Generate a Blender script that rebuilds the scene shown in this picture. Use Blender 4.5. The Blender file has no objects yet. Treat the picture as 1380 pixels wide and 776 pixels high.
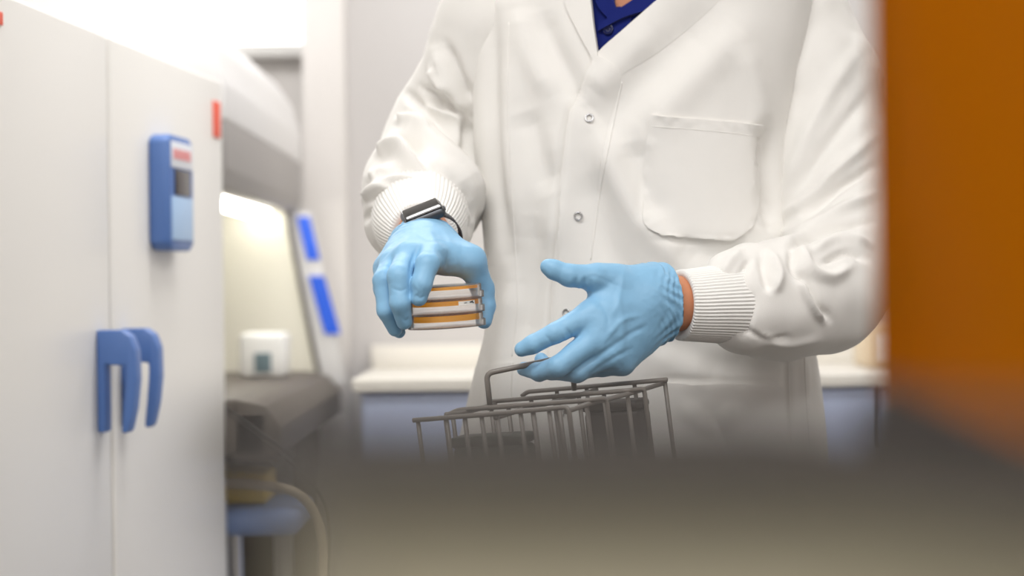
import bpy, bmesh, math, random
import numpy as np
from mathutils import Vector, Matrix
from mathutils.bvhtree import BVHTree

random.seed(4)
# ------------------------------------------------------------------ camera, world, light, exposure
SC = bpy.context.scene
COL = SC.collection
FPX = 70.0 / 36.0 * 1380.0
CAM = np.array([0.0, 0.0, 1.12])
ROLL = math.radians(0.7)
CR = np.array([math.cos(ROLL), 0, -math.sin(ROLL)])
CU = np.array([math.sin(ROLL), 0, math.cos(ROLL)])
cd = bpy.data.cameras.new('camera')
cam = bpy.data.objects.new('camera', cd)
COL.objects.link(cam)
cam.matrix_world = Matrix(((CR[0], CU[0], 0, CAM[0]), (CR[1], CU[1], -1, CAM[1]), (CR[2], CU[2], 0, CAM[2]), (0, 0, 0, 1)))
cd.lens = 70
cd.sensor_width = 36
cd.clip_start = 0.02
cd.dof.use_dof = True
cd.dof.focus_distance = 2.31
cd.dof.aperture_fstop = 3.3
SC.camera = cam
vs = SC.view_settings
vs.view_transform = 'Standard'
vs.look = 'None'
vs.gamma = 1.0
vs.use_curve_mapping = False
vs.exposure = 0.44
SC.cycles.transparent_max_bounces = 40
SC.cycles.max_bounces = 14
w = bpy.data.worlds.new('room_air')
SC.world = w
w.use_nodes = True
w.node_tree.nodes['Background'].inputs[0].default_value = (1, 0.985, 0.97, 1)
w.node_tree.nodes['Background'].inputs[1].default_value = 0.3


def area(name, loc, sx, sy, power, color=(1, 0.985, 0.965), rot=(0, 0, 0)):
    l = bpy.data.lights.new(name, 'AREA')
    l.shape = 'RECTANGLE'
    l.size = sx
    l.size_y = sy
    l.energy = power
    l.color = color
    o = bpy.data.objects.new(name, l)
    o.location = loc
    o.rotation_euler = rot
    COL.objects.link(o)


area('ceiling_panel_light', (-0.5, 1.2, 2.72), 1.2, 0.6, 24)
area('ceiling_panel_light', (1.1, 0.1, 2.72), 1.2, 0.6, 20)
area('ceiling_panel_light', (-0.3, 3.4, 2.72), 1.2, 0.6, 18)
area('ceiling_panel_light', (1.3, 3.6, 2.72), 1.2, 0.6, 14)
area('ceiling_panel_light', (0.3, 5.0, 2.72), 1.2, 0.6, 12)
area('ceiling_panel_light', (-1.4, 5.4, 2.72), 1.2, 0.6, 18)  # added lamp, out of view, brightens the far wall
area('ceiling_panel_light', (0.1, -0.7, 2.72), 1.6, 0.6, 18)


# ------------------------------------------------------------------ helpers
def P(px, py, Y):
    a = (px - 690.0) / FPX * Y
    b = (388.0 - py) / FPX * Y
    p = CAM + CR * a + CU * b
    p[1] = Y
    return p


def proj(V):
    d = V - CAM
    Y = d[:, 1]
    return 690 + (d @ CR) / Y * FPX, 388 - (d @ CU) / Y * FPX


def lin(c):
    c = [x / 255.0 for x in c]
    return tuple(x / 12.92 if x <= 0.04045 else ((x + 0.055) / 1.055) ** 2.4 for x in c) + (1.0,)


def nd(nt, t, **kw):
    n = nt.nodes.new(t)
    for k, v in kw.items():
        setattr(n, k, v)
    return n


def mat(name, col, rough=0.5, metal=0.0, spec=0.5, bump=0.0, bscale=400.0, var=0.0, vscale=8.0, sheen=0.0, stretch=None, trans=0.0, sss=0.0, detail=2.0, coat=0.0):
    m = bpy.data.materials.new(name)
    m.use_nodes = True
    nt = m.node_tree
    b = nt.nodes['Principled BSDF']
    c = lin(col)
    b.inputs['Base Color'].default_value = c
    b.inputs['Roughness'].default_value = rough
    b.inputs['Metallic'].default_value = metal
    b.inputs['Specular IOR Level'].default_value = spec
    b.inputs['Sheen Weight'].default_value = sheen
    b.inputs['Coat Weight'].default_value = coat
    b.inputs['Transmission Weight'].default_value = trans
    b.inputs['Subsurface Weight'].default_value = sss
    b.inputs['Subsurface Scale'].default_value = 0.004
    tc = nd(nt, 'ShaderNodeTexCoord')
    src = tc.outputs['Object']
    if stretch:
        mp = nd(nt, 'ShaderNodeMapping')
        mp.inputs['Scale'].default_value = stretch
        nt.links.new(src, mp.inputs[0])
        src = mp.outputs[0]
    n = nd(nt, 'ShaderNodeTexNoise')
    n.inputs['Scale'].default_value = vscale
    n.inputs['Detail'].default_value = 3
    nt.links.new(src, n.inputs['Vector'])
    r = nd(nt, 'ShaderNodeMix', data_type='RGBA')
    r.inputs[6].default_value = tuple(max(0, x * (1 - var)) for x in c[:3]) + (1,)
    r.inputs[7].default_value = tuple(min(1, x * (1 + var)) for x in c[:3]) + (1,)
    nt.links.new(n.outputs[0], r.inputs[0])
    nt.links.new(r.outputs[2], b.inputs['Base Color'])
    if bump > 0:
        n2 = nd(nt, 'ShaderNodeTexNoise')
        n2.inputs['Scale'].default_value = bscale
        n2.inputs['Detail'].default_value = detail
        nt.links.new(src, n2.inputs['Vector'])
        bp = nd(nt, 'ShaderNodeBump')
        bp.inputs['Strength'].default_value = bump
        bp.inputs['Distance'].default_value = 0.001
        nt.links.new(n2.outputs[0], bp.inputs['Height'])
        nt.links.new(bp.outputs[0], b.inputs['Normal'])
    return m


def clear_plastic(name, tint=(1, 1, 1), haze=0.12, rough=0.22):
    m = bpy.data.materials.new(name)
    m.use_nodes = True
    nt = m.node_tree
    out = nt.nodes['Material Output']
    nt.nodes.remove(nt.nodes['Principled BSDF'])
    t = nd(nt, 'ShaderNodeBsdfTransparent')
    t.inputs[0].default_value = tint + (1,)
    d = nd(nt, 'ShaderNodeBsdfDiffuse')
    d.inputs[0].default_value = (0.9, 0.89, 0.86, 1)
    g = nd(nt, 'ShaderNodeBsdfGlossy')
    g.inputs['Roughness'].default_value = rough
    m1 = nd(nt, 'ShaderNodeMixShader')
    m1.inputs[0].default_value = haze
    nt.links.new(t.outputs[0], m1.inputs[1])
    nt.links.new(d.outputs[0], m1.inputs[2])
    f = nd(nt, 'ShaderNodeFresnel')
    f.inputs[0].default_value = 1.08
    m2 = nd(nt, 'ShaderNodeMixShader')
    nt.links.new(f.outputs[0], m2.inputs[0])
    nt.links.new(m1.outputs[0], m2.inputs[1])
    nt.links.new(g.outputs[0], m2.inputs[2])
    nt.links.new(m2.outputs[0], out.inputs[0])
    return m


def emit(name, col, strength):
    m = bpy.data.materials.new(name)
    m.use_nodes = True
    b = m.node_tree.nodes['Principled BSDF']
    b.inputs['Base Color'].default_value = lin(col)
    b.inputs['Emission Color'].default_value = lin(col)
    b.inputs['Emission Strength'].default_value = strength
    return m


WORLD_AT = {}


def mk(name, VF, material, parent=None, origin=None, label=None, cat=None, group=None, kind=None, sharp=40, recalc=True):
    V, F = VF
    V = np.asarray(V, dtype=float)
    base = np.array(origin if origin is not None else (WORLD_AT[parent.name] if parent else V.mean(axis=0)), dtype=float)
    me = bpy.data.meshes.new(name)
    me.from_pydata((V - base).tolist(), [], [tuple(int(i) for i in f) for f in F])
    if recalc:
        bm = bmesh.new()
        bm.from_mesh(me)
        bmesh.ops.recalc_face_normals(bm, faces=bm.faces)
        bm.to_mesh(me)
        bm.free()
    me.polygons.foreach_set('use_smooth', [True] * len(me.polygons))
    if sharp < 180:
        me.set_sharp_from_angle(angle=math.radians(sharp))
    me.materials.append(material)
    o = bpy.data.objects.new(name, me)
    COL.objects.link(o)
    WORLD_AT[o.name] = base
    if parent:
        o.parent = parent
        o.location = base - WORLD_AT[parent.name]
    else:
        o.location = base
    for k, v in (('label', label), ('category', cat), ('group', group), ('kind', kind)):
        if v:
            o[k] = v
    return o


def empty(name, loc, label, cat, group=None):
    o = bpy.data.objects.new(name, None)
    COL.objects.link(o)
    o.location = loc
    o.empty_display_size = 0.05
    WORLD_AT[o.name] = np.array(loc, dtype=float)
    o['label'] = label
    o['category'] = cat
    if group:
        o['group'] = group
    return o


def join(*parts):
    V, F, n = [], [], 0
    for v, f in parts:
        v = np.asarray(v, dtype=float)
        V.append(v)
        F += [tuple(int(i) + n for i in q) for q in f]
        n += len(v)
    return np.concatenate(V), F


def box(c, size, bev=0.0, R=None, seg=3):
    """rounded box: centre, full size, bevel, 3x3 matrix whose columns are the box's axes"""
    bm = bmesh.new()
    bmesh.ops.create_cube(bm, size=1.0)
    for v in bm.verts:
        v.co = Vector((v.co.x * size[0], v.co.y * size[1], v.co.z * size[2]))
    if bev > 0:
        bmesh.ops.bevel(bm, geom=list(bm.edges), offset=min(bev, min(size) * 0.49), segments=seg, affect='EDGES', profile=0.5)
    V = np.array([v.co[:] for v in bm.verts])
    bm.verts.index_update()
    F = [tuple(v.index for v in f.verts) for f in bm.faces]
    bm.free()
    if R is not None:
        V = V @ np.asarray(R).T
    return V + np.asarray(c, dtype=float), F


def bb(x0, x1, y0, y1, z0, z1, bev=0.0):
    return box(((x0 + x1) / 2, (y0 + y1) / 2, (z0 + z1) / 2), (abs(x1 - x0), abs(y1 - y0), abs(z1 - z0)), bev)


def unit(v):
    v = np.asarray(v, dtype=float)
    return v / max(1e-12, np.linalg.norm(v))


def frames(pts):
    pts = np.asarray(pts, dtype=float)
    T = np.gradient(pts, axis=0)
    T /= np.linalg.norm(T, axis=1)[:, None]
    ref = np.array([0, 0, 1.0]) if abs(T[0][2]) < 0.9 else np.array([1.0, 0, 0])
    n = unit(np.cross(T[0], ref))
    N = [n]
    for i in range(1, len(pts)):
        n = N[-1] - T[i] * np.dot(N[-1], T[i])
        N.append(unit(n))
    N = np.array(N)
    return T, N, np.cross(T, N)


def tube(pts, r, seg=10, cap=True):
    pts = np.asarray(pts, dtype=float)
    rr = np.broadcast_to(np.asarray(r, dtype=float), (len(pts),))
    T, N, B = frames(pts)
    a = np.linspace(0, 2 * math.pi, seg, endpoint=False)
    V = (pts[:, None, :] + rr[:, None, None] * (np.cos(a)[None, :, None] * N[:, None, :] + np.sin(a)[None, :, None] * B[:, None, :])).reshape(-1, 3)
    F = []
    for i in range(len(pts) - 1):
        for j in range(seg):
            k = (j + 1) % seg
            F.append((i * seg + j, i * seg + k, (i + 1) * seg + k, (i + 1) * seg + j))
    if cap:
        F.append(tuple(range(seg - 1, -1, -1)))
        F.append(tuple((len(pts) - 1) * seg + j for j in range(seg)))
    return V, F


def rounded(pts, rad=0.008, n=5):
    """polyline with its inner corners rounded"""
    pts = [np.asarray(p, dtype=float) for p in pts]
    out = [pts[0]]
    for i in range(1, len(pts) - 1):
        a, b, c = pts[i - 1], pts[i], pts[i + 1]
        la, lc = np.linalg.norm(a - b), np.linalg.norm(c - b)
        d = min(rad, la * 0.45, lc * 0.45)
        p0, p1 = b + unit(a - b) * d, b + unit(c - b) * d
        for t in np.linspace(0, 1, n):
            out.append((1 - t) ** 2 * p0 + 2 * t * (1 - t) * b + t * t * p1)
    out.append(pts[-1])
    return np.array(out)


def smooth_line(pts, n=40):
    pts = np.asarray(pts, dtype=float)
    P_ = np.vstack([2 * pts[0] - pts[1], pts, 2 * pts[-1] - pts[-2]])
    out = []
    m = len(pts) - 1
    for t in np.linspace(0, m, n):
        i = min(int(t), m - 1)
        u = t - i
        p0, p1, p2, p3 = P_[i], P_[i + 1], P_[i + 2], P_[i + 3]
        out.append(0.5 * (2 * p1 + (p2 - p0) * u + (2 * p0 - 5 * p1 + 4 * p2 - p3) * u * u + (3 * p1 - p0 - 3 * p2 + p3) * u ** 3))
    return np.array(out)


def lathe(prof, n=64, c=(0, 0, 0), R=None):
    """closed profile of (radius, height) turned about z"""
    a = np.linspace(0, 2 * math.pi, n, endpoint=False)
    prof = np.asarray(prof, dtype=float)
    m = len(prof)
    V = np.zeros((m, n, 3))
    V[:, :, 0] = prof[:, 0:1] * np.cos(a)
    V[:, :, 1] = prof[:, 0:1] * np.sin(a)
    V[:, :, 2] = prof[:, 1:2]
    V = V.reshape(-1, 3)
    F = []
    for i in range(m):
        k = (i + 1) % m
        for j in range(n):
            l = (j + 1) % n
            F.append((i * n + j, i * n + l, k * n + l, k * n + j))
    if R is not None:
        V = V @ np.asarray(R).T
    return V + np.asarray(c, dtype=float), F


def prism(poly, ext, origin, ax, ay, az):
    """polygon (a, b) in the axes ax, ay swept by ext along az"""
    poly = np.asarray(poly, dtype=float)
    o, ax, ay, az = (np.asarray(v, dtype=float) for v in (origin, ax, ay, az))
    lo = o + poly[:, :1] * ax + poly[:, 1:] * ay
    V = np.concatenate([lo, lo + az * ext])
    n = len(poly)
    F = [tuple(range(n - 1, -1, -1)), tuple(range(n, 2 * n))]
    F += [(i, (i + 1) % n, (i + 1) % n + n, i + n) for i in range(n)]
    return V, F


def bevelled(VF, bev, seg=2):
    V, F = VF
    bm = bmesh.new()
    vs_ = [bm.verts.new(v) for v in V]
    for f in F:
        bm.faces.new([vs_[i] for i in f])
    bmesh.ops.recalc_face_normals(bm, faces=bm.faces)
    bmesh.ops.bevel(bm, geom=list(bm.edges), offset=bev, segments=seg, affect='EDGES', profile=0.5, clamp_overlap=True)
    bm.verts.index_update()
    V = np.array([v.co[:] for v in bm.verts])
    F = [tuple(v.index for v in f.verts) for f in bm.faces]
    bm.free()
    return V, F


# ---- implicit surfaces: smooth unions of tapered capsules, turned into one continuous mesh
def smin(a, b, k):
    h = np.maximum(k - np.abs(a - b), 0) / k
    return np.minimum(a, b) - h * h * k * 0.25


class Field:
    def __init__(s, lo, hi, h):
        s.h = h
        s.lo = np.asarray(lo, dtype=float)
        n = np.ceil((np.asarray(hi) - s.lo) / h).astype(int) + 1
        s.n = n
        ax = [(s.lo[i] + h * np.arange(n[i])).astype(np.float32) for i in range(3)]
        s.X, s.Y, s.Z = ax[0][:, None, None], ax[1][None, :, None], ax[2][None, None, :]

    def cone(s, a, b, ra, rb):
        a, b = np.asarray(a, dtype=np.float32), np.asarray(b, dtype=np.float32)
        d = b - a
        L = float(d @ d) + 1e-12
        x, y, z = s.X - a[0], s.Y - a[1], s.Z - a[2]
        t = np.clip((x * d[0] + y * d[1] + z * d[2]) / L, 0, 1)
        return np.sqrt((x - t * d[0]) ** 2 + (y - t * d[1]) ** 2 + (z - t * d[2]) ** 2) - (ra + (rb - ra) * t)

    def ell(s, c, r):
        x, y, z = (s.X - c[0]) / r[0], (s.Y - c[1]) / r[1], (s.Z - c[2]) / r[2]
        k = np.sqrt(x * x + y * y + z * z)
        return (k - 1) * min(r)

    def chain(s, pts, rad, k):
        d = None
        for i in range(len(pts) - 1):
            c = s.cone(pts[i], pts[i + 1], rad[i], rad[i + 1])
            d = c if d is None else smin(d, c, k)
        return d

    def plane(s, p, n):
        n = unit(n)
        return (s.X - p[0]) * n[0] + (s.Y - p[1]) * n[1] + (s.Z - p[2]) * n[2]

    def mesh(s, f, smooth=2):
        ins = f < 0
        nx, ny, nz = f.shape
        cnt = np.zeros((nx - 1, ny - 1, nz - 1), np.int8)
        for i in (0, 1):
            for j in (0, 1):
                for k in (0, 1):
                    cnt += ins[i:nx - 1 + i, j:ny - 1 + j, k:nz - 1 + k]
        act = (cnt > 0) & (cnt < 8)
        idx = np.full(act.shape, -1, np.int64)
        ci, cj, ck = np.nonzero(act)
        idx[ci, cj, ck] = np.arange(len(ci))
        acc = np.zeros((len(ci), 3))
        num = np.zeros(len(ci))
        corners = [(0, 0, 0), (1, 0, 0), (0, 1, 0), (1, 1, 0), (0, 0, 1), (1, 0, 1), (0, 1, 1), (1, 1, 1)]
        for a in range(8):
            for b in range(a + 1, 8):
                A, B = np.array(corners[a]), np.array(corners[b])
                if np.abs(A - B).sum() != 1:
                    continue
                va = f[ci + A[0], cj + A[1], ck + A[2]]
                vb = f[ci + B[0], cj + B[1], ck + B[2]]
                c = (va < 0) != (vb < 0)
                t = np.where(c, va / np.where(c, va - vb, 1), 0)
                acc += np.where(c[:, None], A + t[:, None] * (B - A), 0)
                num += c
        V = (np.stack([ci, cj, ck], 1) + acc / num[:, None]) * s.h + s.lo
        Q = []
        for ax in range(3):
            sl = [slice(None)] * 3
            sh = [slice(None)] * 3
            sl[ax] = slice(0, -1)
            sh[ax] = slice(1, None)
            d = ins[tuple(sl)] != ins[tuple(sh)]
            e = np.stack(np.nonzero(d), 1)
            o1, o2 = [a for a in range(3) if a != ax]
            e = e[(e[:, o1] > 0) & (e[:, o2] > 0) & (e[:, o1] < f.shape[o1] - 1) & (e[:, o2] < f.shape[o2] - 1)]
            q = []
            for da, db in ((0, 0), (1, 0), (1, 1), (0, 1)):
                g = e.copy()
                g[:, o1] -= da
                g[:, o2] -= db
                q.append(idx[g[:, 0], g[:, 1], g[:, 2]])
            q = np.stack(q, 1)
            flip = ins[e[:, 0], e[:, 1], e[:, 2]]
            if ax == 1:
                flip = ~flip
            q[flip] = q[flip][:, ::-1]
            Q.append(q)
        Q = np.concatenate(Q)
        Q = Q[(Q >= 0).all(1)]
        for _ in range(smooth):
            V = laplace(V, Q)
        return V, Q


def laplace(V, Q, w=0.5):
    acc = np.zeros_like(V)
    n = np.zeros(len(V))
    for a, b in ((0, 1), (1, 2), (2, 3), (3, 0)):
        for s_, t_ in ((a, b), (b, a)):
            np.add.at(acc, Q[:, s_], V[Q[:, t_]])
            np.add.at(n, Q[:, s_], 1)
    return V + w * (acc / np.maximum(n, 1)[:, None] - V)


def vnormals(V, Q, outward=None):
    Q = np.asarray(Q)
    fn = np.cross(V[Q[:, 2]] - V[Q[:, 0]], V[Q[:, 3]] - V[Q[:, 1]])
    N = np.zeros_like(V)
    for i in range(4):
        np.add.at(N, Q[:, i], fn)
    N /= np.maximum(np.linalg.norm(N, axis=1), 1e-12)[:, None]
    return N


def vnoise(p, seed=0):
    """smooth value noise in -1..1"""
    p = np.asarray(p, dtype=float)
    i = np.floor(p).astype(np.int64)
    f = p - i
    f = f * f * (3 - 2 * f)
    out = 0
    for a in (0, 1):
        for b in (0, 1):
            for c in (0, 1):
                h = (i[:, 0] + a) * 374761393 + (i[:, 1] + b) * 668265263 + (i[:, 2] + c) * 1274126177 + seed * 974634777
                h = (h ^ (h >> 13)) * 1103515245
                h = ((h ^ (h >> 16)) & 0xFFFF) / 32767.5 - 1
                wgt = (f[:, 0] if a else 1 - f[:, 0]) * (f[:, 1] if b else 1 - f[:, 1]) * (f[:, 2] if c else 1 - f[:, 2])
                out = out + h * wgt
    return out


def fold_field(px, py, folds):
    """sum of cloth creases: each a line (in the view it was measured in), a width and a height"""
    d = np.zeros_like(px)
    for pts, wd, amp in folds:
        best = np.full_like(px, 1e9)
        par = np.zeros_like(px)
        pts = np.asarray(smooth_line(np.asarray(pts, dtype=float), 14))
        n = len(pts) - 1
        for i in range(n):
            a, b = pts[i], pts[i + 1]
            e = b - a
            t = np.clip(((px - a[0]) * e[0] + (py - a[1]) * e[1]) / (e @ e + 1e-9), 0, 1)
            q = np.hypot(px - a[0] - t * e[0], py - a[1] - t * e[1])
            m = q < best
            best = np.where(m, q, best)
            par = np.where(m, (i + t) / n, par)
        d += amp * np.exp(-(best / wd) ** 2) * np.clip(np.sin(math.pi * (0.06 + 0.88 * par)) * 1.6, 0, 1)
    return d


def crease(V, N, folds):
    px, py = proj(V)
    view = CAM - V
    view /= np.linalg.norm(view, axis=1)[:, None]
    face = np.clip((N * view).sum(1) * 3 + 0.25, 0, 1)
    return V + N * (fold_field(px, py, folds) * face)[:, None]


# ------------------------------------------------------------------ materials
M_WALL = mat('painted_wall', (222, 218, 215), 0.45, var=0.015, bump=0.05, bscale=300)
M_CEIL = mat('ceiling_paint', (240, 239, 236), 0.9, var=0.01)
M_FLOOR = mat('vinyl_floor', (150, 146, 140), 0.35, var=0.05, vscale=20)
M_PANEL = mat('white_wall_panel', (203, 200, 199), 0.28, var=0.01)
M_COAT = mat('white_lab_coat_cotton', (240, 238, 234), 0.9, spec=0.15, bump=0.16, bscale=900, var=0.012, vscale=60, sheen=0.1)
M_KNIT = mat('white_ribbed_knit', (242, 241, 238), 0.95, spec=0.1, bump=0.2, bscale=1500)
M_THREAD = mat('white_stitching', (225, 220, 212), 0.9)
M_GLOVE = mat('blue_nitrile', (138, 187, 222), 0.46, spec=0.35, bump=0.32, bscale=130, var=0.04, vscale=40, detail=4)
M_SKIN = mat('skin', (205, 140, 105), 0.5, spec=0.4, bump=0.1, bscale=600, var=0.05, vscale=30, sss=0.1)
M_HAIR = mat('brown_hair', (58, 40, 28), 0.6, bump=0.5, bscale=300)
M_POLO = mat('navy_pique', (20, 34, 110), 0.85, spec=0.2, bump=0.35, bscale=1200, sheen=0.1)
M_BUTTON = mat('navy_button', (20, 28, 78), 0.3)
M_TROUSER = mat('charcoal_twill', (46, 48, 54), 0.9, bump=0.2, bscale=700)
M_SHOE = mat('black_leather', (26, 25, 25), 0.45, bump=0.1)
M_STEEL = mat('brushed_steel', (190, 190, 192), 0.25, metal=1.0)
M_WATCH = mat('space_grey_aluminium', (84, 86, 90), 0.42, metal=0.7)
M_WATCHGLASS = mat('black_watch_glass', (16, 16, 18), 0.06, spec=0.6)
M_STRAP = mat('dark_strap', (44, 46, 52), 0.6)
M_WIRE = mat('grey_plastic_coated_wire', (122, 116, 110), 0.38, spec=0.5, var=0.05, vscale=90)
M_DARKBOX = mat('dark_grey_plastic', (52, 46, 42), 0.55, bump=0.1, bscale=200)
M_DARKBOX2 = mat('dark_olive_plastic', (66, 72, 62), 0.4, bump=0.1, bscale=200)
M_DISH = clear_plastic('clear_polystyrene', haze=0.05)
M_LID = clear_plastic('clear_polystyrene_lid', haze=0.07)
M_LABEL = mat('white_paper_label', (240, 238, 232), 0.7)
M_INK = mat('dark_ink', (50, 52, 56), 0.6)
M_INC = mat('incubator_white_enamel', (231, 229, 225), 0.35, var=0.008, vscale=3)
M_INCGAP = mat('grey_door_gasket', (200, 193, 180), 0.8)
M_BLUE = mat('incubator_blue_plastic', (82, 117, 180), 0.4, var=0.03)
M_LBLUE = mat('light_blue_keypad', (168, 200, 236), 0.35)
M_PALE = mat('pale_panel_face', (226, 230, 238), 0.35)
M_SCREEN = mat('dark_display', (52, 44, 46), 0.15)
M_RED = mat('red_print', (236, 92, 66), 0.5)
M_REDSOFT = mat('soft_red_print', (232, 150, 150), 0.5)
M_BSC = mat('cabinet_grey_enamel', (226, 225, 225), 0.3, var=0.01)
M_HOODBAND = mat('hood_band_grey', (146, 142, 140), 0.35)
M_BSCIN = mat('cabinet_stainless_lining', (240, 237, 224), 0.5)
M_BSCDARK = mat('airfoil_grey', (98, 90, 82), 0.5)
M_FRAME = mat('dark_sash_frame', (110, 106, 100), 0.4)
M_BRIGHTBLUE = mat('bright_blue_tape', (38, 98, 232), 0.45)
M_TUBE = emit('fluorescent_tube', (255, 252, 240), 9.0)
M_DAY = emit('backlit_frosted_glass', (255, 255, 255), 1.5)
M_BENCHTOP = mat('white_laminate_worktop', (234, 230, 222), 0.35)
M_CABBLUE = mat('blue_grey_cabinet_front', (194, 207, 240), 0.45)
M_STOOLBLUE = mat('blue_vinyl', (120, 146, 196), 0.5)
M_CREAM = mat('cream_plastic', (218, 200, 172), 0.45)
M_YELLOW = mat('yellow_plastic', (226, 190, 70), 0.5)
M_CORD = mat('black_cord', (40, 36, 34), 0.6)
M_BEIGE = mat('beige_instrument_housing', (206, 200, 174), 0.5, var=0.02)
M_BLACKTOP = mat('matte_black_rubber', (36, 31, 27), 0.85, spec=0.2)
M_DEVICE = mat('device_white', (240, 240, 238), 0.4)
M_GREYSCR = mat('device_screen', (110, 130, 138), 0.3)
M_CARTGREY = mat('grey_resin_worktop', (70, 66, 62), 0.5)
M_GLASS = clear_plastic('sash_glass', haze=0.03)


def amber_material():
    m = bpy.data.materials.new('amber_acrylic')
    m.use_nodes = True
    nt = m.node_tree
    out = nt.nodes['Material Output']
    nt.nodes.remove(nt.nodes['Principled BSDF'])
    d = nd(nt, 'ShaderNodeBsdfDiffuse')
    d.inputs[0].default_value = (0.46, 0.18, 0.0, 1)
    t = nd(nt, 'ShaderNodeBsdfTranslucent')
    t.inputs[0].default_value = (0.58, 0.25, 0.0, 1)
    tr = nd(nt, 'ShaderNodeBsdfTransparent')
    tr.inputs[0].default_value = (0.75, 0.27, 0.0, 1)
    g = nd(nt, 'ShaderNodeBsdfGlossy')
    g.inputs['Roughness'].default_value = 0.25
    a = nd(nt, 'ShaderNodeMixShader')
    a.inputs[0].default_value = 0.5
    b = nd(nt, 'ShaderNodeMixShader')
    b.inputs[0].default_value = 0.22
    c = nd(nt, 'ShaderNodeMixShader')
    c.inputs[0].default_value = 0.006
    L = nt.links.new
    L(d.outputs[0], a.inputs[1])
    L(t.outputs[0], a.inputs[2])
    L(a.outputs[0], b.inputs[1])
    L(tr.outputs[0], b.inputs[2])
    L(b.outputs[0], c.inputs[1])
    L(g.outputs[0], c.inputs[2])
    L(c.outputs[0], out.inputs[0])
    return m


M_AMBER = amber_material()


def agar_material():
    m = bpy.data.materials.new('amber_agar')
    m.use_nodes = True
    nt = m.node_tree
    out = nt.nodes['Material Output']
    nt.nodes.remove(nt.nodes['Principled BSDF'])
    d = nd(nt, 'ShaderNodeBsdfDiffuse')
    d.inputs[0].default_value = (0.95, 0.50, 0.01, 1)
    t = nd(nt, 'ShaderNodeBsdfTranslucent')
    t.inputs[0].default_value = (0.95, 0.50, 0.02, 1)
    tr = nd(nt, 'ShaderNodeBsdfTransparent')
    tr.inputs[0].default_value = (1.0, 0.70, 0.07, 1)
    a = nd(nt, 'ShaderNodeMixShader')
    a.inputs[0].default_value = 0.4
    b = nd(nt, 'ShaderNodeMixShader')
    b.inputs[0].default_value = 0.5
    L = nt.links.new
    L(d.outputs[0], a.inputs[1])
    L(t.outputs[0], a.inputs[2])
    L(a.outputs[0], b.inputs[1])
    L(tr.outputs[0], b.inputs[2])
    L(b.outputs[0], out.inputs[0])
    return m


M_AGAR = agar_material()

# ------------------------------------------------------------------ the room
RX0, RX1, RY0, RY1, RZ = -2.4, 2.6, -1.6, 6.5, 2.8


def struct(name, VF, m, parent=None):
    return mk(name, VF, m, parent, kind='structure')


struct('floor', bb(RX0 - .1, RX1 + .1, RY0 - .1, RY1 + .1, -0.1, 0), M_FLOOR)
struct('ceiling', bb(RX0 - .1, RX1 + .1, RY0 - .1, RY1 + .1, RZ, RZ + .1), M_CEIL)
struct('wall_left', bb(RX0 - .1, RX0, RY0, RY1, 0, RZ), M_WALL)
struct('wall_right', bb(RX1, RX1 + .1, RY0, RY1, 0, RZ), M_WALL)
struct('wall_front', bb(RX0, RX1, RY0 - .1, RY0, 0, RZ), M_WALL)
struct('wall_back', bb(-0.46, RX1, 5.65, 5.75, 0, RZ), M_PANEL)
struct('wall_far', bb(RX0, RX1, RY1, RY1 + .1, 0, RZ), M_WALL)
struct('trim_1', bb(-0.575, -0.46, 5.53, 5.75, 0, RZ, 0.004), M_WALL)          # the white pillar at the end of the back wall
x0, x1 = P(40, 58, 6.44)[0], P(410, 58, 6.44)[0]
zs = P(250, 60, 6.44)[2]
wf = struct('window_1', join(bb(x0 - .05, x1 + .03, 6.44, 6.5, zs - .04, zs), bb(x1, x1 + .03, 6.44, 6.5, zs, 2.6), bb(x0 - .05, x0, 6.44, 6.5, zs, 2.6), bb(x0 - .05, x1 + .03, 6.44, 6.5, 2.56, 2.6)), M_CEIL)
mk('pane', bb(x0, x1, 6.455, 6.47, zs, 2.56), M_DAY, wf)

# ------------------------------------------------------------------ back bench with blue cabinets, and what stands on it
bx0, bx1, by0, by1, bz = -0.40, 2.3, 4.95, 5.65, 0.897
wt = empty('worktop', (0.9, 5.3, bz - .04), 'long white worktop with upstand on the blue cabinets behind the person', 'worktop')
mk('top_slab', bb(bx0, bx1, by0 - .02, by1, bz - .035, bz, 0.006), M_BENCHTOP, wt)
mk('upstand', bb(bx0, bx1, by1 - .03, by1, bz, bz + .065, 0.004), M_BENCHTOP, wt)
wheres = ['blue base cabinet under the white worktop, first beside the left pillar', 'blue base cabinet under the white worktop behind the wire basket', 'blue base cabinet under the white worktop behind the right side of the coat', 'blue base cabinet under the white worktop behind the amber shield']
for k in range(4):
    cx0 = bx0 + .02 + k * .65
    c = empty('base_cabinet', (cx0 + .32, by0 + .3, 0), wheres[k], 'cabinet', 'blue cabinets under the back worktop')
    mk('body', bb(cx0, cx0 + .64, by0 + .03, by1 - .02, 0, bz - .036), M_CABBLUE, c)
    mk('drawer', bb(cx0 + .005, cx0 + .635, by0 + .008, by0 + .028, .66, bz - .045, .003), M_CABBLUE, c)
    h = mk('door', bb(cx0 + .005, cx0 + .635, by0 + .008, by0 + .028, .1, .65, .003), M_CABBLUE, c)
    mk('handle', tube(rounded([(cx0 + .26, by0 + .008, .6), (cx0 + .26, by0 - .02, .6), (cx0 + .38, by0 - .02, .6), (cx0 + .38, by0 + .008, .6)], .01), .005, 8), M_STEEL, h)
pb = P(1190, 470, 5.3)
ap = empty('bench_appliance', (pb[0], 5.3, bz), 'pale boxy appliance standing on the white worktop right of the person', 'appliance')
mk('housing', bb(pb[0] - .055, pb[0] + .12, 5.2, 5.45, bz, bz + .115, .012), M_CREAM, ap)
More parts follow.
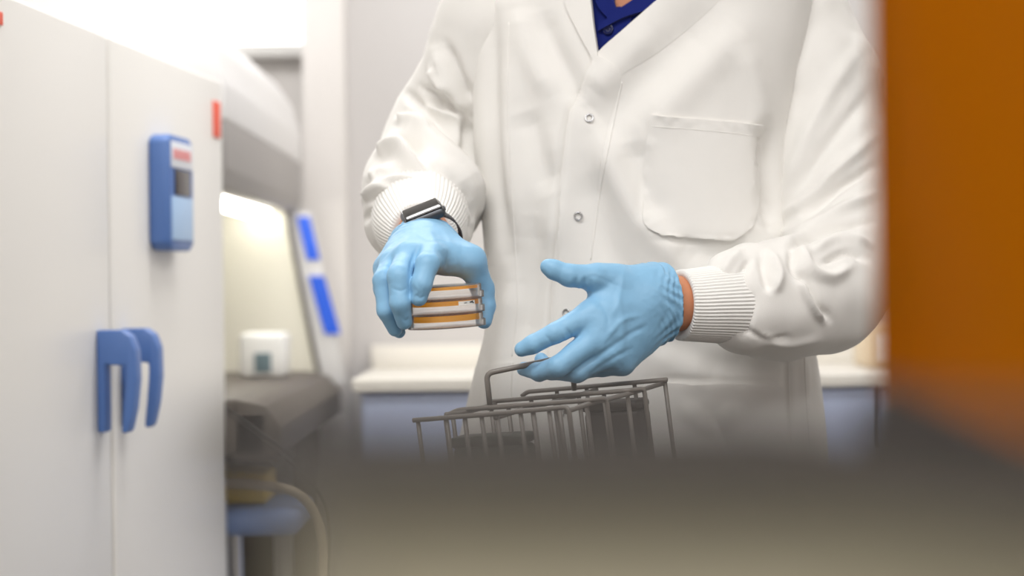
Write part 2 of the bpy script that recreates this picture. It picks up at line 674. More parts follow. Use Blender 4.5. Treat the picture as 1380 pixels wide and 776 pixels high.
mk('front_panel', bb(pb[0] - .03, pb[0] + .09, 5.19, 5.2, bz + .02, bz + .09, .003), M_BENCHTOP, ap)

# ------------------------------------------------------------------ incubator with two doors
E = unit((0.075, 0.71, 0))
NRM = np.array([E[1], -E[0], 0])
S0 = np.array([-0.642, 3.19, 0.0])          # foot of the seam between the doors on the door face
RI = np.stack([E, NRM, np.array([0, 0, 1.0])], 1)
TOP = 1.534


def ipt(a, out, z):
    return S0 + E * a + NRM * out + np.array([0, 0, z])


def ibox(a0, a1, o0, o1, z0, z1, bev=0.0):
    return box(ipt((a0 + a1) / 2, (o0 + o1) / 2, (z0 + z1) / 2), (a1 - a0, o1 - o0, z1 - z0), bev, RI)


inc = empty('incubator', ipt(0, -.35, 0), 'tall white laboratory incubator with two doors and blue handles', 'incubator')
mk('body', ibox(-.735, .735, -.78, -.052, .09, TOP - .004, .01), M_INC, inc)
for s in (-1, 1):
    d = mk('door', ibox(-.73 if s < 0 else .006, -.006 if s < 0 else .73, -.045, 0, .14, TOP, .008), M_INC, inc)
    mk('gasket', ibox(-.72 if s < 0 else .014, -.014 if s < 0 else .72, -.053, -.044, .15, TOP - .01), M_INCGAP, d)
    # hook-shaped blue handle: mounting plate, arm at the top, hanging grip
    a0 = -.080 if s < 0 else .045
    prof = [(0, .902), (0, 1.062), (.040, 1.062), (.054, 1.052), (.062, 1.03), (.063, .985), (.058, .94), (.050, .905), (.045, .900), (.038, .902), (.042, .94), (.046, .985), (.046, 1.006), (.013, 1.008), (.013, .902)]
    mk('handle', bevelled(prism(prof, .034, S0 + E * a0, NRM, (0, 0, 1.0), E), .004), M_BLUE, d)
    tag_a = -.527 if s < 0 else .655
    mk('red_badge', ibox(tag_a, tag_a + .05, 0, .003, TOP - .115 if s > 0 else TOP - .048, TOP - .045 if s > 0 else TOP - .030, .001), M_RED, d)['label'] = 'red badge'
    if s > 0:
        cp = mk('control_panel', bevelled(prism([(.215, 1.205), (.235, 1.192), (.355, 1.192), (.375, 1.205), (.375, 1.382), (.355, 1.392), (.235, 1.392), (.215, 1.382)], .036, S0 + NRM * 0.0, E, (0, 0, 1.0), NRM), .006), M_BLUE, d)
        mk('keypad', ibox(.228, .362, .0355, .038, 1.21, 1.285, .001), M_LBLUE, cp)
        mk('logo_strip', ibox(.228, .362, .0355, .038, 1.335, 1.38, .001), M_PALE, cp)
        mk('display', ibox(.250, .345, .0355, .039, 1.288, 1.332, .001), M_SCREEN, cp)
        mk('red_lettering', join(*[ibox(.238 + .019 * i, .238 + .019 * i + .012, .038, .0395, 1.35, 1.367) for i in range(6)]), M_REDSOFT, cp)
for a in (-.66, .66):
    for o in (-.7, -.12):
        mk('foot', lathe([(0.001, 0), (.03, 0), (.03, .09), (.001, .09)], 16, ipt(a, o, 0)), M_BLACKTOP, inc)

# ------------------------------------------------------------------ biosafety cabinet beyond the incubator
Y0, Y1 = 4.015, 5.45
bsc = empty('biosafety_cabinet', (-.95, 4.7, 0), 'lit safety cabinet with grey hood and slanted sash beyond the white incubator', 'safety cabinet')
hood = [(-.60, 1.46), (-.573, 1.47), (-.573, 1.54), (-.593, 1.62), (-.64, 1.69), (-.74, 1.72), (-1.30, 1.72), (-1.30, 1.335), (-.63, 1.335)]
mk('lower_hood_band', bevelled(prism([(-.63, 1.33), (-.585, 1.335), (-.573, 1.37), (-.573, 1.468), (-.63, 1.468)], Y1 - Y0, (0, Y0, 0), (1, 0, 0), (0, 0, 1.0), (0, 1.0, 0)), .003), M_HOODBAND, bsc)['label'] = 'dark grey band'  # lower band of the hood in a darker grey
mk('hood', bevelled(prism(hood, Y1 - Y0, (0, Y0, 0), (1, 0, 0), (0, 0, 1.0), (0, 1.0, 0)), .004), M_BSC, bsc, sharp=50)
mk('back_panel', bb(-1.30, -1.27, Y0, Y1, .90, 1.335), M_BSCIN, bsc)
xa, xb = P(385, 285, Y1)[0], P(432, 515, Y1)[0]
side = [(-1.30, .80), (xb, .80), (xb, .86), (xa, 1.335), (-1.30, 1.335)]
mk('end_panel', prism(side, .03, (0, Y1 - .03, 0), (1, 0, 0), (0, 0, 1.0), (0, 1.0, 0)), M_BSCIN, bsc)
mk('work_surface', bb(-1.28, -.56, Y0, Y1 - .03, .87, .90, .003), M_BSCDARK, bsc)
mk('airfoil', bevelled(prism([(-.56, .90), (-.50, .885), (-.47, .84), (-.47, .78), (-.56, .78)], Y1 - Y0 - .03, (0, Y0, 0), (1, 0, 0), (0, 0, 1.0), (0, 1.0, 0)), .004), M_BSCDARK, bsc)
mk('lower_panel', bb(-1.30, -.50, Y0, Y1, .79, .87, .004), M_BSCDARK, bsc)
mk('lamp_tube', tube([(-.66, Y0 + .05, 1.318), (-.66, Y1 - .06, 1.318)], .014, 12), M_TUBE, bsc)
mk('end_trim', tube(np.array([P(385, 285, Y1 - .035), P(432, 517, Y1 - .035)]), .007, 8), M_FRAME, bsc)
# the sash flange at the far end, with two bright blue strips on it
sd = unit(P(470, 520, Y1) - P(415, 280, Y1))
fl = mk('sash_flange', prism([(xa + .004, 1.335), (xb + .004, .86), (xb + .07, .86), (xa + .07, 1.335)], .02, (0, Y1 - .01, 0), (1, 0, 0), (0, 0, 1.0), (0, 1.0, 0)), M_BSC, bsc)
for (u0, v0, u1, v1, wd) in ((400, 292, 414, 350, 17), (416, 372, 438, 450, 21)):
    q = [P(u0, v0, Y1 - .012), P(u0 + wd, v0, Y1 - .012), P(u1 + wd, v1, Y1 - .012), P(u1, v1, Y1 - .012)]
    mk('blue_strip', prism([(p[0], p[2]) for p in q], .006, (0, Y1 - .018, 0), (1, 0, 0), (0, 0, 1.0), (0, 1.0, 0)), M_BRIGHTBLUE, fl)['label'] = 'bright blue strip'
mk('added_shade_sheet', bb(-1.30, -.53, Y1 - .03, Y1, .02, .80, .002), M_BSCDARK, bsc)  # added dark sheet standing in for the shade under chair and cabinet
mk('added_rear_sheet', bb(-1.30, -1.28, Y0, Y1, .05, .79), M_BSCDARK, bsc)  # added dark sheet covering the bright wall below the cabinet
for y in (Y0 + .05, Y1 - .09):
    for x in (-1.26, -.62):
        mk('leg', bb(x - .025, x + .025, y, y + .05, 0, .79, .003), M_BSC, bsc)
c = P(357, 466, 5.05)
dv = empty('benchtop_device', (c[0], 5.05, .90), 'small white device with grey screen inside the lit cabinet', 'device')
mk('housing', bb(c[0] - .058, c[0] + .058, 4.98, 5.12, .90, .90 + .115, .015), M_DEVICE, dv)
mk('screen', bb(c[0] - .018, c[0] + .024, 4.976, 4.982, .915, .965, .002), M_GREYSCR, dv)

# lab chair with blue seat below the cabinet
ch = empty('lab_chair', (P(330, 690, 4.3)[0], 4.3, 0), 'lab chair with blue seat and pale bent tube armrest under the cabinet', 'chair')
sx = P(350, 690, 4.3)[0]
zt = P(350, 672, 4.3)[2]
mk('seat', box((sx - .06, 4.3, zt - .03), (.34, .36, .055), .022), M_STOOLBLUE, ch)
mk('column', lathe([(.001, .08), (.03, .08), (.022, zt - .06), (.001, zt - .06)], 16, (sx - .06, 4.3, 0)), M_STEEL, ch)
for k in range(5):
    a = k * 2 * math.pi / 5 + .3
    mk('leg', tube([(sx - .06, 4.3, .09), (sx - .06 + .25 * math.cos(a), 4.3 + .25 * math.sin(a), .035)], [.018, .012], 8), M_BLACKTOP, ch)
    mk('caster', lathe([(.001, 0), (.02, 0), (.026, .02), (.02, .04), (.001, .04)], 12, (sx - .06 + .26 * math.cos(a), 4.3 + .26 * math.sin(a), 0)), M_BLACKTOP, ch)
arm = smooth_line([P(285, 648, 4.2), P(345, 650, 4.2), P(400, 660, 4.2), P(428, 690, 4.2), P(440, 740, 4.2), P(438, 800, 4.2)], 30)
mk('armrest', tube(arm, .011, 10), M_CREAM, ch)
yb = P(330, 633, 4.32)
mk('yellow_box', box((yb[0] - .02, 4.32, zt + .034), (.16, .2, .064), .006), M_YELLOW, origin=(yb[0] - .02, 4.32, zt), label='small yellow box lying on the blue chair seat', cat='box')
cord = smooth_line([P(300, 548, 4.0), P(345, 582, 3.98), P(400, 625, 3.96), P(437, 668, 3.95), P(448, 720, 3.95), P(446, 860, 3.95), (P(446, 860, 3.95)[0], 4.0, .01)], 40)
mk('cord', tube(cord, .0035, 8), M_CORD, origin=cord[-1], label='thin dark cord hanging down in front of the safety cabinet', cat='cord')

# ------------------------------------------------------------------ the bench between camera and person
BZ = 0.85
bn = empty('lab_bench', (.6, 1.3, 0), 'dark lab bench carrying the wire basket and the beige instrument', 'bench')
mk('top', bb(-.155, 1.7, .02, 2.47, BZ - .04, BZ, .004), M_CARTGREY, bn)
for x in (-.1, 1.62):
    for y in (.08, 2.4):
        mk('leg', bb(x - .025, x + .025, y - .025, y + .025, 0, BZ - .04, .003), M_STEEL, bn)

# ------------------------------------------------------------------ the person
PX = lambda px, py, Y: P(px, py, Y)
FEET = np.array([0.19, 2.70, 0.0])

# --- coat body: stacked rounded sections, each (row, left, right) as measured, with its depth
SECT = [(-128, 800, 905, .060, 2.70), (-104, 775, 935, .075, 2.69), (-78, 735, 1000, .092, 2.675), (-45, 685, 1062, .105, 2.665), (0, 648, 1092, .116, 2.66), (60, 637, 1085, .122, 2.66),
        (180, 638, 1062, .126, 2.66), (300, 650, 1066, .126, 2.66), (380, 658, 1078, .126, 2.66), (450, 652, 1090, .128, 2.66), (520, 634, 1100, .132, 2.66), (600, 618, 1107, .138, 2.66), (760, 600, 1118, .15, 2.66), (900, 590, 1126, .158, 2.66)]
SP = np.array(SECT, dtype=float)
NT, NZ = 420, 330


def torso(inset=0.0, r0=-128, r1=900, nt=NT, nz=NZ, yaw=-0.24):
    rows = np.linspace(r0, r1, nz)
    val = [np.interp(rows, SP[:, 0], SP[:, i]) for i in range(1, 5)]
    ker = np.ones(9) / 9
    val = [np.convolve(np.pad(v, 4, mode='edge'), ker, 'valid') for v in val]
    xl, xr, dep, yc = val
    a = np.linspace(0, 2 * math.pi, nt, endpoint=False)
    ca, sa = np.cos(a), np.sin(a)
    ex = 2.0 / 2.35
    cx, sy = np.sign(ca) * np.abs(ca) ** ex, np.sign(sa) * np.abs(sa) ** ex
    V = np.zeros((nz, nt, 3))
    for i in range(nz):
        c = P((xl[i] + xr[i]) / 2, rows[i], yc[i])
        hw = (xr[i] - xl[i]) / 2 / FPX * yc[i] - inset
        d = dep[i] - inset
        # half width before turning by yaw so that the outline keeps its measured width
        w0 = math.sqrt(max(hw * hw - (d * math.sin(yaw)) ** 2, 1e-4)) / math.cos(yaw)
        lx, ly = cx * w0, sy * d
        V[i, :, 0] = c[0] + lx * math.cos(yaw) - ly * math.sin(yaw)
        V[i, :, 1] = c[1] + lx * math.sin(yaw) + ly * math.cos(yaw)
        V[i, :, 2] = c[2]
    V = V.reshape(-1, 3)
    Q = []
    for i in range(nz - 1):
        b = i * nt
        for j in range(nt):
            k = (j + 1) % nt
            Q.append((b + j, b + k, b + nt + k, b + nt + j))
    return V, np.array(Q)


COAT_FOLDS = [
    ([(799, 84), (783, 122), (766, 156), (757, 220), (750, 290), (742, 430), (730, 600)], 6, -.0024), ([(871, 158), (866, 220), (860, 292)], 5, -.0013), ([(1031, 172), (1025, 240), (1020, 300)], 5, -.0016), ([(880, 322), (930, 326), (995, 328)], 5, -.0014), ([(870, 511), (960, 513), (1052, 516)], 5, -.0016),
    ([(965, 15), (900, 75), (830, 150), (800, 175)], 30, -.0062), ([(1000, 40), (930, 110), (870, 170)], 26, .005), ([(880, 40), (830, 95), (800, 120)], 20, .004),
    ([(805, 175), (840, 250), (890, 320), (930, 352)], 22, .0075), ([(850, 190), (862, 250), (885, 300)], 20, -.006), ([(790, 230), (815, 320), (860, 400)], 24, -.005),
    ([(725, 15), (742, 60), (768, 110), (780, 140)], 16, -.006), ([(700, 10), (712, 70), (745, 130)], 18, .005), ([(662, 20), (660, 110), (668, 230), (684, 340)], 12, -.006),
    ([(690, 60), (685, 180), (695, 320)], 16, .004), ([(705, 150), (725, 200), (748, 260)], 22, -.006), ([(740, 170), (752, 260), (740, 340)], 18, .004),
    ([(720, 290), (715, 380), (700, 470)], 22, -.004), ([(690, 380), (680, 470), (668, 580)], 14, .005),
    ([(1000, 60), (1020, 130), (1025, 180)], 18, .005), ([(1030, 170), (1034, 230), (1040, 300)], 12, -.012), ([(900, 330), (960, 345), (1010, 335)], 18, -.006),
    ([(800, 380), (900, 480), (960, 500)], 26, .004), ([(870, 475), (900, 462), (960, 490), (1030, 500)], 18, -.005), ([(960, 560), (975, 590), (985, 620)], 12, -.005), ([(920, 545), (960, 575), (1000, 545)], 12, .004),
    ([(1060, 480), (1062, 540), (1064, 620)], 6, -.004), ([(1083, 480), (1086, 540), (1090, 620)], 7, .004), ([(655, 470), (648, 520), (640, 580)], 8, -.004),
]
TV, TQ = torso()
TN = vnormals(TV, TQ)
if (TN[:, 1] * (TV[:, 1] - 2.66)).sum() < 0:
    TQ = TQ[:, ::-1]
    TN = -TN
TV = crease(TV, TN, [(p_, w_, a_ * 1.7) for p_, w_, a_ in COAT_FOLDS])
tz = TV * np.array([9, 9, 4.0])
TV = TV + TN * (0.0022 * vnoise(tz, 3) + 0.0010 * vnoise(TV * np.array([26, 26, 14]), 5))[:, None]
TN = vnormals(TV, TQ)
COAT_BVH = BVHTree.FromPolygons([tuple(v) for v in TV], [tuple(int(i) for i in q) for q in TQ])

# the neck opening is cut out of the coat body
VCUT = np.array([(778, -140), (787, 0), (795, 45), (803, 82), (890, 10), (938, -36), (940, -140)], dtype=float)


def inside(px, py, poly):
    c = np.zeros(len(px), bool)
    n = len(poly)
    for i in range(n):
        x1_, y1_ = poly[i]
        x2_, y2_ = poly[(i + 1) % n]
        m = (y1_ > py) != (y2_ > py)
        c ^= m & (px < (x2_ - x1_) * (py - y1_) / (y2_ - y1_ + 1e-9) + x1_)
    return c


def cut(V, Q, poly):
    px, py = proj(V)
    front = V[:, 1] < 2.66
    hole = inside(px, py, poly) & front
    Q = np.asarray(Q)
    keep = ~hole[Q].all(1)
    return V, Q[keep]


def hit(bvh, px, py):
    d = P(px, py, 2.5) - CAM
    loc, nor, i, t = bvh.ray_cast(Vector(CAM), Vector(unit(d)))
    if loc is None:
        return None, None
    n = np.array(nor)
    if n @ d > 0:
        n = -n
    return np.array(loc), n


def patch(bvh, left, right, off, nu=30, nv=40, pucker=0.0, seed=1, edges=(1, 1, 1, 1), thick=None, blend=0.5):
    """a sewn-on piece of cloth lying on the coat: outline between two edge lines, raised by off, its rim sunk into the coat.
    edges = (left, right, start, end): 1 raised edge, 0 edge that runs out flush"""
    L = np.asarray(smooth_line(left, nv)) if len(left) > 2 else np.linspace(left[0], left[-1], nv)
    Rr = np.asarray(smooth_line(right, nv)) if len(right) > 2 else np.linspace(right[0], right[-1], nv)
    G = np.zeros((nv + 2, nu + 2, 3))
    for i in range(nv + 2):
        for j in range(nu + 2):
            t, s = min(max(i - 1, 0), nv - 1), min(max(j - 1, 0), nu - 1) / (nu - 1)
            q = L[t] * (1 - s) + Rr[t] * s
            loc, n = hit(bvh, q[0], q[1])
            if loc is None:
                loc, n = P(q[0], q[1], 2.62), np.array([0, -1.0, 0])
            tt = t / (nv - 1)
            o = off
            es = [(s, edges[0]), (1 - s, edges[1]), (tt, edges[2]), (1 - tt, edges[3])]
            for dd, e in es:
                if e == 0:
                    o *= min(1.0, dd / blend)
            if pucker:
                near = min([dd for dd, e in es if e] + [1])
                o += pucker * math.exp(-(near / .06) ** 2) * (1.1 * vnoise(loc[None, :] * 110, 40)[0] + .2)
            if i in (0, nv + 1) or j in (0, nu + 1):
                o = -0.004
            G[i, j] = loc + n * (o + .0004)
    V = G.reshape(-1, 3)
    w_ = nu + 2
    F = [(i * w_ + j, i * w_ + j + 1, (i + 1) * w_ + j + 1, (i + 1) * w_ + j) for i in range(nv + 1) for j in range(nu + 1)]
    return V, F


# --- body under the clothes: one continuous surface
NECK = P(855, -60, 2.66)
HEAD = NECK + np.array([-.03, -.03, .185])
# arm joints (person's right arm = picture left)
R_SH, R_EL, R_WR = P(660, 20, 2.70), P(590, 190, 2.80), P(570, 322, 2.45)
L_SH, L_EL, L_WR = P(1085, 35, 2.65), P(1148, 342, 2.59), P(893, 410, 2.355)
bf = Field((-.28, 2.18, -.005), (.62, 2.98, 1.86), 0.0068)
d = bf.chain([P(858, 560, 2.68), P(858, 250, 2.67), P(860, 60, 2.66)], [.10, .095, .080], .06)
d = smin(d, bf.cone(P(760, 330, 2.665), P(755, 70, 2.67), .065, .065), .06)
d = smin(d, bf.cone(P(955, 330, 2.665), P(975, 70, 2.67), .065, .065), .06)
d = smin(d, bf.cone(P(835, 50, 2.622), P(842, 0, 2.622), .045, .048), .04)
d = smin(d, bf.cone(P(850, 10, 2.66), NECK + (0, 0, .05), .055, .055), .03)
for sh, el, fa, wr in ((R_SH, R_EL, (R_EL + R_WR) / 2, R_WR), (L_SH, L_EL, P(1050, 402, 2.44), L_WR)):
    d = smin(d, bf.chain([P(858, 20, 2.68), sh, el, fa, wr], [.045, .036, .036, .034, .0335], .02), .03)
for s in (-1, 1):
    hip = np.array([P(860, 560, 2.68)[0] + s * .085, 2.68, .88])
    kn = np.array([FEET[0] + s * .10, 2.67, .50])
    an = np.array([FEET[0] + s * .115, 2.72, .09])
    d = smin(d, bf.chain([hip, kn, an, an + (s * .02, -.13, -.045)], [.085, .058, .04, .03], .04), .05)
h = bf.ell(HEAD, (.074, .094, .112))
h = smin(h, bf.ell(HEAD + (0, -.035, -.065), (.052, .052, .055)), .05)
h = smin(h, bf.cone(HEAD + (0, -.09, .005), HEAD + (0, -.113, -.035), .009, .014), .02)
h = smin(h, bf.cone(HEAD + (-.04, -.082, .022), HEAD + (.04, -.082, .022), .012, .012), .02)
h = smin(h, bf.cone(HEAD + (-.022, -.088, -.07), HEAD + (.022, -.088, -.07), .008, .008), .012)
for s in (-1, 1):
    h = smin(h, bf.ell(HEAD + (s * .078, .01, -.01), (.012, .02, .033)), .012)
    h = np.maximum(h, -(bf.ell(HEAD + (s * .033, -.104, .0), (.016, .016, .010))))
d = smin(d, bf.cone(NECK + (0, 0, .02), HEAD + (0, .01, -.06), .056, .055), .04)
d = smin(d, h, .03)
person = mk('person', bf.mesh(d, 2), M_SKIN, origin=FEET, label='person in white lab coat and blue gloves lifting petri dishes from a wire basket', cat='person', sharp=180)
hf = Field(HEAD - .16, HEAD + .17, .006)
hd = hf.ell(HEAD + (0, .012, .018), (.083, .099, .112))
hd = np.maximum(hd, -hf.plane(HEAD + (0, -.055, .055), (0, -.75, .75)) * -1 if False else hd)
hd = np.maximum(hd, -hf.ell(HEAD + (0, -.085, -.06), (.085, .09, .125)))
hd = np.maximum(hd, -hf.plane(HEAD + (0, 0, -.06), (0, 0, 1)))
mk('hair', hf.mesh(hd, 3), M_HAIR, person, sharp=180)
for s in (-1, 1):
    mk('eye', lathe([(.0005, -.011), (.008, -.008), (.011, 0), (.008, .008), (.0005, .011)], 16, HEAD + (s * .033, -.083, .0)), mat('eye_white', (230, 226, 220), .2), person)
tf = Field((FEET[0] - .26, 2.48, .06), (FEET[0] + .26, 2.86, 1.0), .009)
td = None
for s in (-1, 1):
    hip = np.array([P(860, 560, 2.68)[0] + s * .085, 2.68, .88])
    kn = np.array([FEET[0] + s * .10, 2.67, .50])
    an = np.array([FEET[0] + s * .115, 2.72, .09])
    c_ = tf.chain([hip, kn, an], [.105, .08, .068], .04)
    td = c_ if td is None else smin(td, c_, .04)
mk('trousers', tf.mesh(td, 2), M_TROUSER, person, sharp=180)
for s in (-1, 1):
    an = np.array([FEET[0] + s * .115, 2.72, .05])
    ff = Field(an + (-.09, -.25, -.06), an + (.09, .12, .12), .006)
    fd = ff.chain([an + (0, .03, 0), an + (s * .012, -.10, -.005), an + (s * .02, -.17, -.015)], [.045, .043, .034], .03)
    fd = np.maximum(smin(fd, ff.cone(an + (0, .01, 0), an + (0, .01, .05), .045, .042), .03), -ff.plane((0, 0, 0), (0, 0, 1)))
    mk('shoe', ff.mesh(fd, 2), M_SHOE, person, sharp=180)

# --- polo shirt
PV, PQ = torso(inset=.016, r0=-128, r1=120, nt=200, nz=120)
PN = vnormals(PV, PQ)
if (PN[:, 1] * (PV[:, 1] - 2.66)).sum() < 0:
    PQ = PQ[:, ::-1]
    PN = -PN
POLO_BVH = BVHTree.FromPolygons([tuple(v) for v in PV], [tuple(int(i) for i in q) for q in PQ])
PVC, PQC = cut(PV, PQ, np.array([(812, -140), (818, -5), (833, 21), (866, 3), (915, -50), (915, -140)], dtype=float))
polo = mk('polo_shirt', (PVC, PQC), M_POLO, person, sharp=180, label='navy polo shirt')
mk('shirt_collar', patch(POLO_BVH, [(800, -70), (800, -20), (806, 8), (820, 26)], [(822, -75), (824, -25), (829, 5), (834, 17)], .006, 14, 26), M_POLO, polo)
mk('shirt_collar', patch(POLO_BVH, [(940, -60), (895, -30), (857, 0), (832, 17), (808, 38)], [(970, -35), (925, 0), (880, 14), (842, 26), (808, 44)], .009, 16, 34, thick=.003), M_POLO, polo)
mk('button_placket', patch(POLO_BVH, [(803, 30), (804, 50), (806, 110)], [(850, 20), (852, 60), (856, 110)], .0025, 10, 20), M_POLO, polo)
loc, n = hit(POLO_BVH, 820.5, 41)
zax = n
xax = unit(np.cross((0, 0, 1.0), zax))
RB = np.stack([xax, np.cross(zax, xax), zax], 1)
mk('shirt_button', lathe([(.0012, .003), (.0035, .003), (.0055, .0048), (.0066, .0045), (.007, .003), (.0066, .0005), (.0012, .0005)], 28, loc + n * .002, RB), M_BUTTON, polo)

# --- lab coat
CV, CQ = cut(TV, TQ, VCUT)
coat = mk('lab_coat', (CV, CQ), M_COAT, person, sharp=180, label='white lab coat with snap front')
# overlapping front edge with the placket, turned out into the lapel at the neck
mk('placket', patch(COAT_BVH, [(803, 74), (797, 96), (782, 128), (772, 155), (763, 220), (757, 290), (751, 370), (748, 430), (743, 520), (737, 640)], [(836, 92), (836, 110), (828, 140), (818, 175), (808, 230), (800, 300), (794, 370), (790, 430), (786, 520), (782, 640)], .0070, 16, 120, edges=(1, 0, 1, 1), blend=.9), M_COAT, coat)
mk('lapel', patch(COAT_BVH, [(762, -60), (762, 0), (778, 40), (796, 74), (800, 90)], [(790, -60), (797, 0), (801, 36), (806, 70), (806, 76)], .0045, 14, 50), M_COAT, coat)
mk('lapel', patch(COAT_BVH, [(960, -62), (920, -26), (886, 1), (846, 36), (806, 71), (797, 96)], [(1010, -40), (960, 10), (920, 45), (880, 75), (838, 100), (810, 122)], .0070, 22, 60, edges=(1, 0, 1, 0), blend=.8), M_COAT, coat)
mk('chest_pocket', patch(COAT_BVH, [(877, 155), (873, 200), (869, 250), (866, 290), (873, 306), (892, 317)], [(1027, 168), (1025, 205), (1020, 255), (1015, 297), (1006, 312), (988, 322)], .003, 44, 50, pucker=.0018), M_COAT, coat)
mk('hip_pocket', patch(COAT_BVH, [(872, 517), (872, 560), (872, 640)], [(1052, 523), (1053, 560), (1056, 640)], .006, 36, 36, pucker=.001), M_COAT, coat)
mk('hip_pocket', patch(COAT_BVH, [(645, 494), (640, 530), (630, 640)], [(692, 489), (690, 530), (686, 640)], .004, 14, 36, pucker=.001), M_COAT, coat)


def seam(pts, r=.00055, lift=.0008, n=70):
    out = []
    for q in smooth_line(np.asarray(pts, dtype=float), n):
        loc, nn = hit(COAT_BVH, q[0], q[1])
        if loc is not None:
            out.append(loc + nn * lift)
    return tube(np.array(out), r, 6)


mk('seam', seam([(1062, 476), (1063, 520), (1066, 600)], .0012, .0), M_COAT, coat, sharp=180)
mk('seam', seam([(1084, 476), (1087, 540), (1091, 600)], .0012, .0), M_COAT, coat, sharp=180)
mk('seam', seam([(838, 110), (828, 160), (812, 240), (803, 300), (796, 350)], .0009, .0002), M_COAT, coat, sharp=180)
mk('seam', seam([(686, 30), (684, 140), (690, 260), (697, 400), (690, 480)], .0009, .0), M_COAT, coat, sharp=180)
mk('seam', seam([(879, 170), (950, 176), (1024, 184)], .0006, .0034), M_COAT, coat, sharp=180)


def ring(R_, r_, c, Rm, n=32, m=10):
    return lathe([(R_ + r_ * math.cos(t), r_ * math.sin(t)) for t in np.linspace(0, 2 * math.pi, m, endpoint=False)], n, c, Rm)


for (u, v) in ((794.5, 161.5), (779.5, 291.5), (766, 422), (757.5, 557)):
    loc, n = hit(COAT_BVH, u, v)
    xax = unit(np.cross((0, 0, 1.0), n))
    RB = np.stack([xax, np.cross(n, xax), n], 1)
    mk('snap_fastener', ring(.0048, .0011, loc + n * .0066, RB), M_STEEL, coat, label='steel ring snap')


# --- sleeves
def sleeve(chain, lo, hi, folds, seed, extra=None, k=.05, h_=.0030, gain=1.4):
    f = Field(lo, hi, h_)
    pts, rad = [c_[0] for c_ in chain], [c_[1] for c_ in chain]
    d_ = f.chain(pts, rad, k)
    if extra:
        for a, b, ra, rb, kk in extra:
            d_ = smin(d_, f.cone(a, b, ra, rb), kk)
    V, Q = f.mesh(d_, 2)
    N = vnormals(V, Q)
    c0 = V.mean(0)
    if ((V - c0) * N).sum() < 0:
        N, Q = -N, Q[:, ::-1]
    V = crease(V, N, [(p_, w_ * .8, a_ * gain) for p_, w_, a_ in folds])
    V = V + N * (.0032 * vnoise(V * np.array([16, 16, 16]), seed) + .0016 * vnoise(V * np.array([38, 38, 38]), seed + 1))[:, None]
    return laplace(V, Q, .25), Q


LS = [(P(655, 25, 2.70), .064), (P(640, 95, 2.735), .060), (P(606, 160, 2.79), .062), (P(590, 208, 2.80), .066), (P(572, 258, 2.69), .073), (P(566, 286, 2.60), .0745)]
LS_F = [([(552, 128), (575, 150), (612, 178), (640, 205)], 8, -.008), ([(556, 145), (600, 152), (640, 168)], 9, .006), ([(548, 168), (580, 196), (625, 232), (648, 280)], 10, .009), ([(540, 190), (566, 214), (615, 250), (640, 292)], 8, -.010),
        ([(524, 205), (550, 212), (590, 228), (620, 262), (640, 300)], 10, .008), ([(512, 236), (545, 230), (580, 240), (606, 268)], 7, -.008), ([(505, 252), (540, 243), (575, 252), (600, 275)], 7, .006), ([(500, 272), (530, 262), (560, 262)], 6, -.005),
        ([(590, 70), (606, 110), (628, 150)], 10, .006), ([(602, 60), (620, 105), (636, 140)], 9, -.006), ([(585, 105), (596, 130), (620, 160)], 7, -.005), ([(622, 150), (636, 190), (648, 240)], 7, -.008), ([(586, 92), (592, 106), (606, 120)], 8, .008), ([(570, 118), (584, 130), (600, 150)], 6, -.006), ([(540, 165), (556, 172), (580, 190)], 8, .007), ([(532, 182), (548, 190), (570, 205)], 5, -.007), ([(512, 208), (530, 205), (556, 214)], 8, .007), ([(498, 240), (516, 232), (540, 232)], 8, .006), ([(488, 268), (510, 256), (530, 256)], 6, .006), ([(488, 300), (500, 285), (520, 280)], 6, -.004), ([(628, 250), (640, 290), (640, 320)], 7, -.008)]
mk('sleeve', sleeve(LS, (-.27, 2.49, 1.08), (.08, 2.89, 1.56), LS_F, 11, gain=1.9), M_COAT, coat, sharp=180)
RS = [(P(1080, 40, 2.66), .070), (P(1108, 120, 2.645), .070), (P(1124, 230, 2.62), .074), (P(1152, 332, 2.585), .077), (P(1110, 394, 2.50), .067), (P(1045, 404, 2.44), .0625), (P(1003, 408, 2.405), .056)]
RS_F = [([(1160, 60), (1110, 140), (1070, 230), (1046, 300)], 14, .006), ([(1170, 130), (1120, 190), (1080, 250)], 12, -.007), ([(1176, 185), (1125, 232), (1090, 270), (1060, 290)], 10, .008), ([(1178, 225), (1130, 255), (1085, 290)], 8, -.009),
        ([(1178, 262), (1130, 285), (1080, 312), (1050, 318)], 9, .009), ([(1176, 300), (1130, 305), (1090, 318), (1065, 330)], 6, -.010), ([(1172, 330), (1130, 322), (1095, 335)], 8, .008), ([(1168, 350), (1140, 340), (1112, 352)], 6, -.008),
        ([(1068, 335), (1070, 362), (1090, 380)], 7, -.009), ([(1080, 330), (1092, 360), (1120, 372), (1145, 360)], 9, .008), ([(1075, 375), (1090, 405), (1108, 432)], 6, .009), ([(1090, 380), (1104, 410), (1118, 430)], 6, -.007),
        ([(1025, 345), (1032, 375), (1040, 392)], 8, -.007), ([(1038, 340), (1050, 370), (1040, 395)], 8, .007), ([(1000, 340), (985, 352), (975, 372)], 8, .006), ([(1010, 352), (1000, 368), (996, 385)], 5, -.008), ([(1012, 400), (1008, 425), (1000, 450)], 7, -.007), ([(1020, 450), (1060, 462), (1100, 455)], 7, .004), ([(1000, 440), (1030, 455), (1060, 452)], 5, -.004),
        ([(1060, 100), (1048, 170), (1042, 240)], 10, .005)]
